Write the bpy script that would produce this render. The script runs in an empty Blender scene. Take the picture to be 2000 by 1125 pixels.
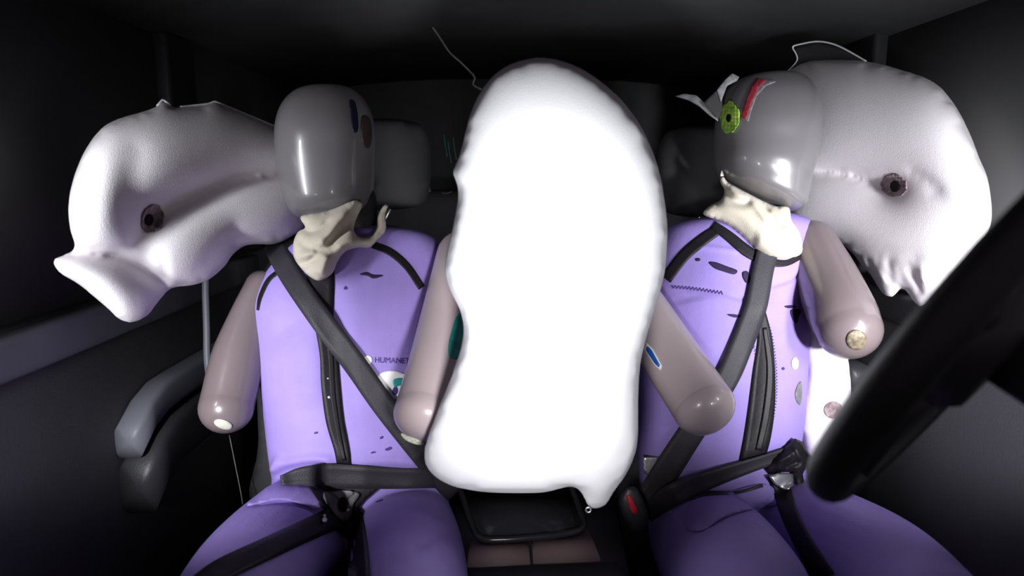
import bpy, bmesh, math, random
import numpy as np
from mathutils import Vector, Matrix
from mathutils.bvhtree import BVHTree
from mathutils.geometry import delaunay_2d_cdt
random.seed(7); np.random.seed(7)
C = bpy.context.scene.collection
R = math.radians

# ------------------------------------------------------------ camera, world, lights, exposure
F = 1303.0; CAMZ = 1.15; PITCH = R(10)
cd = bpy.data.cameras.new('camera'); cam = bpy.data.objects.new('camera', cd); C.objects.link(cam)
cd.sensor_width = 36; cd.lens = 36*F/2000; cd.clip_start = 0.02
cam.location = (0, 0, CAMZ); cam.rotation_euler = (R(90)-PITCH, 0, 0)
cd.dof.use_dof = True; cd.dof.focus_distance = 1.36; cd.dof.aperture_fstop = 3.4
bpy.context.scene.camera = cam
CM = Matrix.Translation((0, 0, CAMZ)) @ Matrix.Rotation(R(90)-PITCH, 4, 'X')
CMI = CM.inverted(); EYE = CM.translation.copy()
VIEW = (CM.to_3x3() @ Vector((0, 0, -1))).normalized()
w = bpy.data.worlds.new('world'); bpy.context.scene.world = w; w.use_nodes = True
w.node_tree.nodes['Background'].inputs[0].default_value = (0.15, 0.122, 0.142, 1)
w.node_tree.nodes['Background'].inputs[1].default_value = 1.0
vs = bpy.context.scene.view_settings
vs.view_transform = 'Standard'; vs.look = 'None'; vs.exposure = 0; vs.gamma = 1; vs.use_curve_mapping = False

def P(px, py, d): return CM @ Vector(((px-1000)/F*d, -(py-562.5)/F*d, -d))
def PX(v):
    c = CMI @ Vector(v); d = -c.z
    return 1000+c.x/d*F, 562.5-c.y/d*F, d
def ray(px, py): return (P(px, py, 1)-EYE).normalized()

def spot(name, loc, target, power, angle, blend, size, col):
    l = bpy.data.lights.new(name, 'SPOT'); l.energy = power; l.spot_size = R(angle); l.spot_blend = blend
    l.shadow_soft_size = size; l.color = col
    o = bpy.data.objects.new(name, l); C.objects.link(o); o.location = loc
    o.rotation_euler = (Vector(target)-Vector(loc)).to_track_quat('-Z', 'Y').to_euler(); return o
def area(name, loc, target, power, sx, sy, col):
    l = bpy.data.lights.new(name, 'AREA'); l.shape = 'RECTANGLE'; l.size = sx; l.size_y = sy; l.energy = power; l.color = col
    o = bpy.data.objects.new(name, l); C.objects.link(o); o.location = loc
    o.rotation_euler = (Vector(target)-Vector(loc)).to_track_quat('-Z', 'Y').to_euler(); return o
spot('lamp_left', (-0.68, 0.28, 0.885), P(480, 840, 1.3), 72, 47, 1.0, 0.04, (0.95, 0.96, 1.0))
spot('lamp_right', (0.74, 0.28, 0.885), P(1740, 660, 1.3), 92, 54, 1.0, 0.04, (0.95, 0.96, 1.0))
spot('bag_fill_upper', (0.03, 0.44, 0.862), (0.05, 0.94, 1.06), 34, 52, 0.9, 0.05, (0.97, 0.98, 1.0))  # added fill spot, blows the upper centre airbag out to white
spot('bag_fill_lower', (0.03, 0.44, 0.862), (0.02, 1.04, 0.80), 24, 56, 0.9, 0.05, (1.0, 0.98, 1.0))  # second added fill, for the airbag's lower half and the inner arms
for l_ in (area('strip_lamp_left', (-0.72, 0.80, 1.10), (-0.45, 1.3, 1.10), 1.0, 0.03, 0.36, (0.93, 0.96, 1.0)), area('strip_lamp_right', (0.76, 0.75, 1.10), (0.56, 1.35, 1.12), 1.9, 0.05, 0.36, (0.93, 0.96, 1.0))):
    l_.data.spread = R(85)
area('rear_fill_light', (0, 1.74, 0.95), (0, 2.6, 1.3), 0.35, 1.3, 0.2, (1.0, 0.97, 1.0))  # added fill with no real source, lifts the black rear ceiling and wall

# ------------------------------------------------------------ materials
def mat(name, col, rough=0.6, spec=0.5, var=0.0, vscale=8, bump=0.0, bscale=60, metal=0, coat=0, dark=None, sheen=0, trans=0):
    m = bpy.data.materials.new(name); m.use_nodes = True; nt = m.node_tree; b = nt.nodes['Principled BSDF']
    b.inputs['Roughness'].default_value = rough; b.inputs['Specular IOR Level'].default_value = spec
    b.inputs['Metallic'].default_value = metal; b.inputs['Coat Weight'].default_value = coat
    b.inputs['Coat Roughness'].default_value = 0.08; b.inputs['Sheen Weight'].default_value = sheen
    b.inputs['Subsurface Weight'].default_value = trans
    b.inputs['Subsurface Radius'].default_value = (0.02, 0.015, 0.015)
    tc = nt.nodes.new('ShaderNodeTexCoord')
    n = nt.nodes.new('ShaderNodeTexNoise'); n.inputs['Scale'].default_value = vscale; n.inputs['Detail'].default_value = 5
    nt.links.new(tc.outputs['Object'], n.inputs['Vector'])
    r = nt.nodes.new('ShaderNodeValToRGB'); r.color_ramp.elements[0].position = 0.35; r.color_ramp.elements[1].position = 0.65
    dk = dark if dark else tuple(c*(1-var) for c in col)
    r.color_ramp.elements[0].color = (*dk, 1); r.color_ramp.elements[1].color = (*col, 1)
    nt.links.new(n.outputs['Fac'], r.inputs['Fac']); nt.links.new(r.outputs['Color'], b.inputs['Base Color'])
    if bump:
        n2 = nt.nodes.new('ShaderNodeTexNoise'); n2.inputs['Scale'].default_value = bscale; n2.inputs['Detail'].default_value = 4
        nt.links.new(tc.outputs['Object'], n2.inputs['Vector'])
        bp = nt.nodes.new('ShaderNodeBump'); bp.inputs['Strength'].default_value = bump; bp.inputs['Distance'].default_value = 0.002
        nt.links.new(n2.outputs['Fac'], bp.inputs['Height']); nt.links.new(bp.outputs['Normal'], b.inputs['Normal'])
    return m
M = dict(
 suit=mat('purple_neoprene', (0.325, 0.240, 0.63), 0.62, 0.3, 0.16, 9, 0.25, 300),
 bag=mat('airbag_fabric', (0.80, 0.75, 0.78), 0.42, 0.35, 0.03, 12, 0.3, 500),
 bagw=mat('centre_airbag_fabric', (0.86, 0.87, 0.90), 0.6, 0.3, 0.02, 12, 0.2, 500),
 vinyl=mat('grey_brown_vinyl', (0.165, 0.130, 0.135), 0.3, 0.5, 0.10, 6, 0.1, 40, coat=0.4),  # same arm vinyl, darkened for the dimmer outer arms
 vinyl_lit=mat('lit_pale_vinyl', (0.52, 0.43, 0.445), 0.3, 0.5, 0.08, 6, 0.1, 40, coat=0.4),  # lit copy of the arm vinyl, inner arms' extra light put in the colour
 head=mat('grey_head_vinyl', (0.155, 0.145, 0.152), 0.28, 0.5, 0.10, 5, 0.08, 40, coat=0.5),
 shroud=mat('cream_cotton', (0.62, 0.56, 0.46), 0.85, 0.1, 0.08, 20, 0.4, 400, sheen=0.2),
 black=mat('black_tape', (0.012, 0.010, 0.013), 0.5, 0.25, 0.3, 30, 0.2, 200),
 belt=mat('belt_webbing', (0.032, 0.029, 0.036), 0.5, 0.3, 0.15, 25, 0.35, 500),
 ink=mat('dark_ink', (0.025, 0.015, 0.05), 0.6, 0.2),
 inkp=mat('purple_ink', (0.07, 0.04, 0.22), 0.6, 0.2),
 seat=mat('dark_seat_cloth', (0.05, 0.05, 0.055), 0.75, 0.3, 0.3, 6, 0.4, 300),
 plastic=mat('dark_plastic', (0.032, 0.032, 0.037), 0.45, 0.5, 0.2, 8, 0.2, 200),
 rim=mat('black_leather', (0.012, 0.013, 0.014), 0.5, 0.4, 0.2, 12, 0.3, 250),
 doorm=mat('door_panel', (0.07, 0.07, 0.076), 0.6, 0.4, 0.2, 4, 0.2, 200),
 trim=mat('grey_door_trim', (0.15, 0.155, 0.185), 0.5, 0.5, 0.12, 6),
 roof=mat('headliner_cloth', (0.075, 0.075, 0.078), 0.9, 0.1, 0.2, 5),
 brown=mat('brown_console_panel', (0.40, 0.29, 0.28), 0.6, 0.3, 0.12, 14),
 gloss=mat('gloss_black', (0.03, 0.03, 0.036), 0.2, 0.6),
 metal=mat('bright_metal', (0.7, 0.7, 0.72), 0.3, 0.5, 0.1, 30, metal=0.9),
 white=mat('white_label', (0.85, 0.86, 0.86), 0.5, 0.3),
 cap=mat('pale_cap', (0.62, 0.63, 0.52), 0.5, 0.4, 0.1, 80),
 teal=mat('teal_print', (0.03, 0.33, 0.30), 0.5, 0.4, 0.3, 60),
 dblue=mat('navy_tape', (0.008, 0.010, 0.03), 0.45, 0.4),
 pad=mat('dark_brown_pad', (0.05, 0.03, 0.028), 0.5, 0.4),
 blue=mat('blue_label', (0.02, 0.12, 0.55), 0.4, 0.4),
 red=mat('red_tape', (0.33, 0.035, 0.055), 0.5, 0.3, 0.25, 40),
 redb=mat('red_button', (0.55, 0.02, 0.04), 0.4, 0.4),
 green=mat('lime_sticker', (0.45, 0.68, 0.12), 0.5, 0.3, 0, 45, dark=(0.12, 0.26, 0.03)),
 tapeedge=mat('silver_tape', (0.22, 0.22, 0.23), 0.45, 0.4, 0.4, 50),
 hole=mat('vent_hole_dark', (0.012, 0.009, 0.010), 0.8, 0.1),
 vent=mat('vent_patch', (0.36, 0.28, 0.30), 0.6, 0.3, 0, 90, dark=(0.16, 0.11, 0.12)),
 brass=mat('dull_brass', (0.25, 0.2, 0.13), 0.5, 0.4, 0, 160, dark=(0.10, 0.08, 0.06), metal=0.2),
 wire=mat('grey_wire', (0.16, 0.15, 0.15), 0.5, 0.4, 0.3, 60),
 greend=mat('dull_green', (0.03, 0.10, 0.07), 0.5, 0.4),
 glass=mat('dark_tinted_glass', (0.09, 0.09, 0.092), 0.45, 0.2),
 flap=mat('sheer_bag_edge', (0.035, 0.033, 0.035), 0.7, 0.2),
 carpet=mat('black_carpet', (0.05, 0.05, 0.052), 0.95, 0.1, 0.3, 40),
)

# ------------------------------------------------------------ object helpers
def obj(name, mesh_or_bm, m, parent=None, smooth=True):
    if isinstance(mesh_or_bm, bmesh.types.BMesh):
        me = bpy.data.meshes.new(name); bmesh.ops.recalc_face_normals(mesh_or_bm, faces=mesh_or_bm.faces)
        mesh_or_bm.to_mesh(me); mesh_or_bm.free()
    else: me = mesh_or_bm
    o = bpy.data.objects.new(name, me); C.objects.link(o); me.materials.clear(); me.materials.append(m)
    if smooth:
        me.polygons.foreach_set('use_smooth', [True]*len(me.polygons))
    if parent: o.parent = parent; o.matrix_parent_inverse = parent.matrix_world.inverted()
    return o
def tag(o, label, cat, group=None):
    o['label'] = label; o['category'] = cat
    if group: o['group'] = group
    return o
def empty(name, loc, label, cat, group=None):
    o = bpy.data.objects.new(name, None); C.objects.link(o); o.location = loc; o.empty_display_size = 0.1
    o.matrix_world = Matrix.Translation(loc)
    return tag(o, label, cat, group)
def struct(o): o['kind'] = 'structure'; return o
def lab(o, l): o['label'] = l; return o

def cat_rom(pts, n):
    pts = np.array(pts, float); out = []
    p = np.vstack([2*pts[0]-pts[1], pts, 2*pts[-1]-pts[-2]])
    for i in range(1, len(p)-2):
        for k in range(n):
            t = k/n; a, b, c, d = p[i-1], p[i], p[i+1], p[i+2]
            out.append(0.5*((2*b)+(-a+c)*t+(2*a-5*b+4*c-d)*t*t+(-a+3*b-3*c+d)*t**3))
    out.append(p[-2]); return np.array(out)
def resample(pts, step, closed=False):
    pts = np.array(pts, float)
    if closed: pts = np.vstack([pts, pts[0]])
    s = np.r_[0, np.cumsum(np.linalg.norm(np.diff(pts[:, :2], axis=0), axis=1))]
    n = max(2, int(round(s[-1]/step))+1); u = np.linspace(0, s[-1], n)
    q = np.stack([np.interp(u, s, pts[:, k]) for k in range(pts.shape[1])], 1)
    return q[:-1] if closed else q
def smooth_closed(pts, n=6):
    pts = np.array(pts, float); N = len(pts); out = []
    for i in range(N):
        a, b, c, d = pts[i-1], pts[i], pts[(i+1) % N], pts[(i+2) % N]
        for k in range(n):
            t = k/n
            out.append(0.5*((2*b)+(-a+c)*t+(2*a-5*b+4*c-d)*t*t+(-a+3*b-3*c+d)*t**3))
    return np.array(out)

def rings_bm(rings, bm=None, closed_path=False):
    bm = bm or bmesh.new(); V = [[bm.verts.new(p) for p in r] for r in rings]; n = len(rings[0])
    for i in range(len(V)-(0 if closed_path else 1)):
        a, b = V[i], V[(i+1) % len(V)]
        for k in range(n): bm.faces.new((a[k], a[(k+1) % n], b[(k+1) % n], b[k]))
    if not closed_path:
        for r in (V[0], V[-1]):
            c = bm.verts.new(sum((v.co for v in r), Vector())/n)
            for k in range(n): bm.faces.new((r[k], r[(k+1) % n], c))
    return bm
def limb(rows, n=28, sub=8, flat=1.0, bm=None, caps=(1, 1), capr=(1.0, 1.0)):
    """rows (px, py, depth, radius m): a tapering round-ended limb in space; flat scales its depth radius"""
    q = cat_rom([[*P(x, y, d), r] for x, y, d, r in rows], sub)
    pts = [Vector(a[:3]) for a in q]; rs = [a[3] for a in q]; T = []
    for i in range(len(pts)): T.append((pts[min(i+1, len(pts)-1)]-pts[max(i-1, 0)]).normalized())
    ext = []
    def capring(p, t, r, k):
        out = []
        for j in range(1, 8):
            a = j/8*math.pi/2; out.append((p+t*r*k*math.sin(a), r*(math.cos(a)**(1.0 if k > 0.7 else 0.6))))
        return out
    if caps[0]: ext = [(p, r, T[0]) for p, r in reversed(capring(pts[0], -T[0], rs[0], capr[0]))]
    ext += [(pts[i], rs[i], T[i]) for i in range(len(pts))]
    if caps[1]: ext += [(p, r, T[-1]) for p, r in capring(pts[-1], T[-1], rs[-1], capr[1])]
    rings = []
    for p, r, t in ext:
        vd = (p-EYE).normalized(); s = t.cross(vd)
        s = s.normalized() if s.length > 1e-4 else Vector((1, 0, 0))
        u = s.cross(t).normalized()
        rings.append([p+s*r*math.cos(a)+u*r*flat*math.sin(a) for a in (2*math.pi*k/n for k in range(n))])
    return rings_bm(rings, bm)
def loft(rows, n=44, sub=8, e=2.4, bm=None, cap=0.0):
    """rows (px, py, depth of middle, half width px, tilt px, half depth m)"""
    q = cat_rom(rows, sub); rings = []
    for x, y, d, hw, ti, hd in q:
        ring = []
        for k in range(n):
            a = 2*math.pi*k/n; c, s = math.cos(a), math.sin(a)
            cx = math.copysign(abs(c)**(2/e), c); sz = math.copysign(abs(s)**(2/e), s)
            ring.append(P(x+hw*cx, y-ti*cx, d)+VIEW*(hd*sz))
        rings.append(ring)
    return rings_bm(rings, bm)
def tube(points, r, n=10, closed=False, bm=None):
    pts = [Vector(p) for p in points]; rings = []; N = len(pts); prev = None
    for i in range(N):
        if closed: t = (pts[(i+1) % N]-pts[i-1]).normalized()
        else: t = (pts[min(i+1, N-1)]-pts[max(i-1, 0)]).normalized()
        if prev is None: u = t.orthogonal().normalized()
        else: u = (prev-t*prev.dot(t)).normalized()
        prev = u; v = t.cross(u); rr = r[i] if hasattr(r, '__len__') else r
        rings.append([pts[i]+u*rr*math.cos(a)+v*rr*math.sin(a) for a in (2*math.pi*k/n for k in range(n))])
    return rings_bm(rings, bm, closed)
def box_bm(lo, hi, bev=0.01, bm=None, seg=3):
    b = bmesh.new(); bmesh.ops.create_cube(b, size=1)
    lo, hi = Vector(lo), Vector(hi)
    for v in b.verts: v.co = Vector([(lo[i]+hi[i])/2+v.co[i]*(hi[i]-lo[i]) for i in range(3)])
    if bev: bmesh.ops.bevel(b, geom=b.edges[:], offset=bev, segments=seg, affect='EDGES', profile=0.5)
    if bm is None: return b
    me = bpy.data.meshes.new('t'); b.to_mesh(me); b.free(); bm.from_mesh(me); bpy.data.meshes.remove(me); return bm
def merge_bms(bms):
    out = bmesh.new()
    for b in bms:
        me = bpy.data.meshes.new('t'); b.to_mesh(me); b.free(); out.from_mesh(me); bpy.data.meshes.remove(me)
    return out
def remesh(bm, voxel, smooth_it=4):
    bmesh.ops.recalc_face_normals(bm, faces=bm.faces)
    me = bpy.data.meshes.new('r'); bm.to_mesh(me); bm.free(); o = bpy.data.objects.new('r', me); C.objects.link(o)
    m = o.modifiers.new('m', 'REMESH'); m.mode = 'VOXEL'; m.voxel_size = voxel
    s = o.modifiers.new('s', 'SMOOTH'); s.iterations = smooth_it; s.factor = 0.5
    dg = bpy.context.evaluated_depsgraph_get(); ev = o.evaluated_get(dg)
    out = bpy.data.meshes.new_from_object(ev); bpy.data.objects.remove(o); return out

def segdist(pts, line):
    """distance and signed side of 2-D points to a polyline"""
    pts = np.asarray(pts, float); best = np.full(len(pts), 1e9); side = np.zeros(len(pts)); par = np.zeros(len(pts))
    L = np.array(line, float)[:, :2]
    for i in range(len(L)-1):
        a, b = L[i], L[i+1]; ab = b-a; l2 = ab@ab+1e-9
        t = np.clip(((pts-a)@ab)/l2, 0, 1); q = a+t[:, None]*ab; dv = pts-q; d = np.hypot(dv[:, 0], dv[:, 1])
        m = d < best; best[m] = d[m]; side[m] = np.sign(ab[0]*dv[m, 1]-ab[1]*dv[m, 0]); par[m] = (i+t[m])/(len(L)-1)
    return best, side, par
def lower_leg(px, py, d, out):
    k = P(px, py, d); a = k+Vector((out, -0.16, 0.19-k.z)); t = a+Vector((out*0.4, -0.17, -0.035))
    return [limb([(*PX(k), 0.072), (*PX(k.lerp(a, 0.45)), 0.062), (*PX(a), 0.042)]), limb([(*PX(a), 0.043), (*PX(a.lerp(t, 0.6)), 0.042), (*PX(t), 0.034)])]
def sculpt(me, lines):
    """lines (pts px, width px, amplitude m, kind): push camera-side vertices along their normals in folds"""
    n = len(me.vertices); co = np.empty(n*3); me.vertices.foreach_get('co', co); co = co.reshape(-1, 3)
    nor = np.array([v.normal[:] for v in me.vertices])
    Mi = np.array(CMI); c = co@Mi[:3, :3].T+Mi[:3, 3]; d = -c[:, 2]; px = np.stack([1000+c[:, 0]/d*F, 562.5-c[:, 1]/d*F], 1)
    vd = co-np.array(EYE); vd /= np.linalg.norm(vd, axis=1)[:, None]; face = np.clip(-(nor*vd).sum(1)*2, 0, 1)
    for pts, wd, amp, kind in lines:
        L = cat_rom(pts, 6) if len(pts) > 2 else pts
        ds, sd, pr = segdist(px, L); fade = np.clip(np.minimum(pr, 1-pr)*6, 0, 1) if kind != 'full' else 1
        if kind == 'step': f = np.where(sd > 0, np.exp(-(ds/wd)**2), np.exp(-(ds/(wd*0.18))**2))
        else: f = np.exp(-(ds/wd)**2)
        co += nor*(amp*f*fade*face)[:, None]
    me.vertices.foreach_set('co', co.ravel()); me.update(); return me

def cdt(outline, step, extra=None):
    """fill a closed outline with an even mesh of triangles; extra: polylines kept as vertices"""
    ol = resample(outline, step, True); nb = len(ol)
    lo, hi = ol.min(0), ol.max(0); g = []
    row = 0; y = lo[1]
    while y < hi[1]:
        for x in np.arange(lo[0]+(step/2 if row % 2 else 0), hi[0], step): g.append((x, y))
        y += step*0.87; row += 1
    g = np.array(g); d, _, _ = segdist(g, np.vstack([ol, ol[0]])); keep = d > step*0.55
    ex = []
    if extra:
        for L in extra:
            q = resample(L, step*0.8); ex.append(q)
            d2, _, _ = segdist(g, q); keep &= d2 > step*0.5
    g = g[keep]; pts = np.vstack([ol]+([np.vstack(ex)] if ex else [])+[g])
    edges = [(i, (i+1) % nb) for i in range(nb)]
    r = delaunay_2d_cdt([Vector(p) for p in pts], edges, [list(range(nb))], 1, 1e-5)
    used = sorted({i for f in r[2] for i in f}); mp = {j: k for k, j in enumerate(used)}
    return np.array([r[0][j][:] for j in used]), [tuple(mp[i] for i in f) for f in r[2]]
def bound_mask(n, faces):
    cnt = {}
    for f in faces:
        for i in range(len(f)):
            e = tuple(sorted((f[i], f[(i+1) % len(f)]))); cnt[e] = cnt.get(e, 0)+1
    b = np.zeros(n, bool)
    for (i, j), c in cnt.items():
        if c == 1: b[i] = b[j] = True
    return b, list(cnt)
def inflate(outline, dfn, front, back, step=9, seams=(), power=0.5, folds=(), smooth_outline=True, ripple=0.0, depth_of_seam=0.6):
    """a pillow blown up inside an outline that stands at depth dfn; seams (pts, penalty, width) hold it down; folds (pts, width, amp m)"""
    ol = smooth_closed(outline, 5) if smooth_outline else np.array(outline, float)
    sm = [cat_rom(s[0], 6) if len(s[0]) > 2 else np.array(s[0], float) for s in seams]
    pts, faces = cdt(ol, step, sm if sm else None); n = len(pts)
    b, edges = bound_mask(n, faces); A = np.zeros((n, n)); E = np.array(edges)
    wgt = 1.0
    np.add.at(A, (E[:, 0], E[:, 1]), -wgt); np.add.at(A, (E[:, 1], E[:, 0]), -wgt)
    np.add.at(A, (E[:, 0], E[:, 0]), wgt); np.add.at(A, (E[:, 1], E[:, 1]), wgt)
    A[np.arange(n), np.arange(n)] += 1e-9; A0 = A.copy()
    for s, L in zip(seams, sm):
        d, _, _ = segdist(pts, L); A[np.arange(n), np.arange(n)] += s[1]*np.exp(-(d/s[2])**2)
    rhs = np.ones(n); A[b] = 0; A[b, b] = 1; rhs[b] = 0
    u = np.linalg.solve(A, rhs); u = np.clip(u, 0, None); h = (u/u.max())**power
    if seams:
        A0[b] = 0; A0[b, b] = 1; u0 = np.clip(np.linalg.solve(A0, rhs), 0, None); h = depth_of_seam*h+(1-depth_of_seam)*(u0/u0.max())**power
    dp = np.array([dfn(x, y) for x, y in pts]); extra = np.zeros(n)
    for L, wd, amp in folds:
        q = cat_rom(L, 6) if len(L) > 2 else np.array(L, float); d, _, pr = segdist(pts, q)
        extra += amp*np.exp(-(d/wd)**2)*np.clip(np.minimum(pr, 1-pr)*5+0.15, 0, 1)
    extra *= np.clip(h*3, 0, 1)
    if ripple: extra += ripple*np.sin(pts[:, 0]*0.11+3*np.sin(pts[:, 1]*0.05))*np.clip(h*2, 0, 1)*np.clip(1.6-h*2, 0, 1)
    bm = bmesh.new(); fv = [None]*n; bv = [None]*n
    for i in range(n):
        p0 = P(pts[i, 0], pts[i, 1], dp[i]-front*h[i]-extra[i]); fv[i] = bm.verts.new(p0)
        bv[i] = fv[i] if b[i] else bm.verts.new(P(pts[i, 0], pts[i, 1], dp[i]+back*h[i]))
    for f in faces:
        bm.faces.new([fv[i] for i in f])
        if not all(b[i] for i in f):
            try: bm.faces.new([bv[i] for i in reversed(f)])
            except ValueError: pass
    return bm

def bvh_of(objs):
    bm = bmesh.new()
    for o in objs: bm.from_mesh(o.data)
    t = BVHTree.FromBMesh(bm); bm.free(); return t
def hit(bvh, px, py):
    h = bvh.ray_cast(EYE, ray(px, py)); return None if h[0] is None else PX(h[0])[2]
def ribbon(name, pts, m, bvh=None, parent=None, off=0.003, thick=0.0025, smooth_n=0, default=1.3, across=5, step=6, bridge=False, curl=0.0, lead=None):
    """a strap along pts (px, py, width px[, depth]) laid on what is behind it"""
    q = np.array(pts, float)
    q = cat_rom(q, 8) if len(q) > 2 else q; q = resample(q, step)
    T = np.gradient(q[:, :2], axis=0); T /= np.linalg.norm(T, axis=1)[:, None]+1e-9; N = np.stack([-T[:, 1], T[:, 0]], 1)
    g = np.linspace(-0.5, 0.5, across); D = np.zeros((len(q), across)); XY = np.zeros((len(q), across, 2))
    for i in range(len(q)):
        for k in range(across):
            x, y = q[i, :2]+N[i]*g[k]*q[i, 2]; XY[i, k] = x, y
            d = q[i, 3] if q.shape[1] > 3 else None
            if d is None: d = hit(bvh, x, y)
            D[i, k] = np.nan if d is None else d
    for i in range(len(q)):
        row = D[i]
        if np.isnan(row).any() and not np.isnan(row).all(): row[np.isnan(row)] = np.nanmean(row)
    ok = ~np.isnan(D[:, 0]); idx = np.arange(len(q))
    for k in range(across):
        D[:, k] = np.interp(idx, idx[ok], D[ok, k]) if ok.any() else default
    if bridge:
        mn = D.min(1, keepdims=True); D = np.minimum(D, mn+0.006)
    for _ in range(smooth_n):
        Dn = D.copy(); Dn[1:-1] = (D[:-2]+D[1:-1]+D[2:])/3; D = np.minimum(Dn, D) if bridge else Dn
    if lead:
        nl = int(lead[0]/step)
        for i in range(min(nl, len(q))):
            t = 1-i/nl; t = t*t*(3-2*t); D[i] = D[i]*(1-t)+lead[1]*t
    if curl: D = D-curl*(1-(2*g)**2)[None, :]
    bm = bmesh.new(); Fv = []; Bv = []
    for i in range(len(q)):
        Fv.append([bm.verts.new(P(*XY[i, k], D[i, k]-off-thick)) for k in range(across)])
        Bv.append([bm.verts.new(P(*XY[i, k], D[i, k]-off)) for k in range(across)])
    for i in range(len(q)-1):
        for k in range(across-1):
            bm.faces.new((Fv[i][k], Fv[i][k+1], Fv[i+1][k+1], Fv[i+1][k])); bm.faces.new((Bv[i][k], Bv[i+1][k], Bv[i+1][k+1], Bv[i][k+1]))
        for k in (0, across-1):
            bm.faces.new((Fv[i][k], Fv[i+1][k], Bv[i+1][k], Bv[i][k]))
    for i in (0, len(q)-1):
        for k in range(across-1): bm.faces.new((Fv[i][k], Fv[i][k+1], Bv[i][k+1], Bv[i][k]))
    return obj(name, bm, m, parent)
def patch(name, outline, m, bvh, parent=None, off=0.002, thick=0.001, step=5, smooth_outline=True, default=1.3, dfn=None, wob=0):
    ol = smooth_closed(outline, 4) if smooth_outline else np.array(outline, float)
    pts, faces = cdt(ol, step); D = []
    for x, y in pts:
        d = dfn(x, y) if dfn else hit(bvh, x, y); D.append(np.nan if d is None else d)
    D = np.array(D); D[np.isnan(D)] = np.nanmax(D) if not np.isnan(D).all() else default
    if wob: D = D-wob*np.abs(np.sin(pts[:, 0]*0.5)*np.cos(pts[:, 1]*0.43))
    bm = bmesh.new(); f = [bm.verts.new(P(x, y, d-off-thick)) for (x, y), d in zip(pts, D)]
    bk = [bm.verts.new(P(x, y, d-off)) for (x, y), d in zip(pts, D)]
    b, edges = bound_mask(len(pts), faces); cnt = {}
    for t in faces:
        bm.faces.new([f[i] for i in t]); bm.faces.new([bk[i] for i in reversed(t)])
        for i in range(3):
            e = tuple(sorted((t[i], t[(i+1) % 3]))); cnt[e] = cnt.get(e, 0)+1
    for (i, j), c in cnt.items():
        if c == 1: bm.faces.new((f[i], f[j], bk[j], bk[i]))
    return obj(name, bm, m, parent)
def ell(cx, cy, rx, ry, rot=0, n=14, jit=0.0):
    o = []
    for k in range(n):
        a = 2*math.pi*k/n; s = 1+random.uniform(-jit, jit); x, y = rx*math.cos(a)*s, ry*math.sin(a)*s
        o.append((cx+x*math.cos(rot)-y*math.sin(rot), cy+x*math.sin(rot)+y*math.cos(rot)))
    return o
def text_on(name, body, px, py, h, rot, m, bvh, parent, off=0.002):
    cu = bpy.data.curves.new('t', 'FONT'); cu.body = body; cu.size = 1; o = bpy.data.objects.new('t', cu); C.objects.link(o)
    dg = bpy.context.evaluated_depsgraph_get(); me = bpy.data.meshes.new_from_object(o.evaluated_get(dg)); bpy.data.objects.remove(o)
    s = h/0.7; bm = bmesh.new(); bm.from_mesh(me)
    for v in bm.verts:
        x, y = v.co.x*s*0.92, -v.co.y*s; X = px+x*math.cos(rot)-y*math.sin(rot); Y = py+x*math.sin(rot)+y*math.cos(rot)
        d = hit(bvh, X, Y) or 1.2; v.co = P(X, Y, d-off)
    g = bmesh.ops.extrude_face_region(bm, geom=bm.faces[:])
    for v in [x for x in g['geom'] if isinstance(x, bmesh.types.BMVert)]: v.co -= VIEW*0.0006
    return obj(name, bm, m, parent, smooth=False)
def zigzag(name, pts, amp, pitch, wpx, m, bvh, parent):
    q = resample(cat_rom(pts, 8), pitch/2); T = np.gradient(q, axis=0); T /= np.linalg.norm(T, axis=1)[:, None]; N = np.stack([-T[:, 1], T[:, 0]], 1)
    z = q+N*(amp*np.where(np.arange(len(q)) % 2, 1, -1))[:, None]; P3 = []
    for x, y in z:
        d = hit(bvh, x, y)
        if d: P3.append(P(x, y, d-0.0012))
    return obj(name, tube(P3, wpx/F*1.2/2, 5), m, parent)

# ------------------------------------------------------------ car interior (the setting)
XL = -0.80; XR = 0.84
def strip_x(x0, x1, ylist, zc, hh, bev):   # door trim along the car with a curved height line
    rings = []; e = 0.45
    for y, z in zip(ylist, zc):
        rings.append([Vector(((x0+x1)/2+(x1-x0)/2*math.copysign(abs(math.cos(a))**e, math.cos(a)), y, z+hh*math.copysign(abs(math.sin(a))**e, math.sin(a)))) for a in (2*math.pi*k/20 for k in range(20))])
    return rings_bm(rings)
struct(obj('floor', box_bm((-0.95, -0.3, 0.08), (0.98, 2.9, 0.12), 0), M['carpet']))
rb = bmesh.new(); rings = []
for i in range(13):
    a = -1+2*i/12; rings.append((a*0.9, 1.52-0.07*abs(a)**3))
vt = [[rb.verts.new((x, y, z+dz)) for (x, z) in rings] for y in (0.35, 2.9) for dz in (0, 0.03)]
for i in range(12):
    for a, b_ in ((0, 2), (1, 3)): rb.faces.new((vt[a][i], vt[a][i+1], vt[b_][i+1], vt[b_][i]))
    for a, b_ in ((0, 1), (2, 3)): rb.faces.new((vt[a][i], vt[a][i+1], vt[b_][i+1], vt[b_][i]))
struct(obj('ceiling', rb, M['roof']))
struct(obj('wall_back', box_bm((-0.95, 2.85, 0.1), (0.98, 2.9, 1.56), 0), M['roof']))
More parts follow.
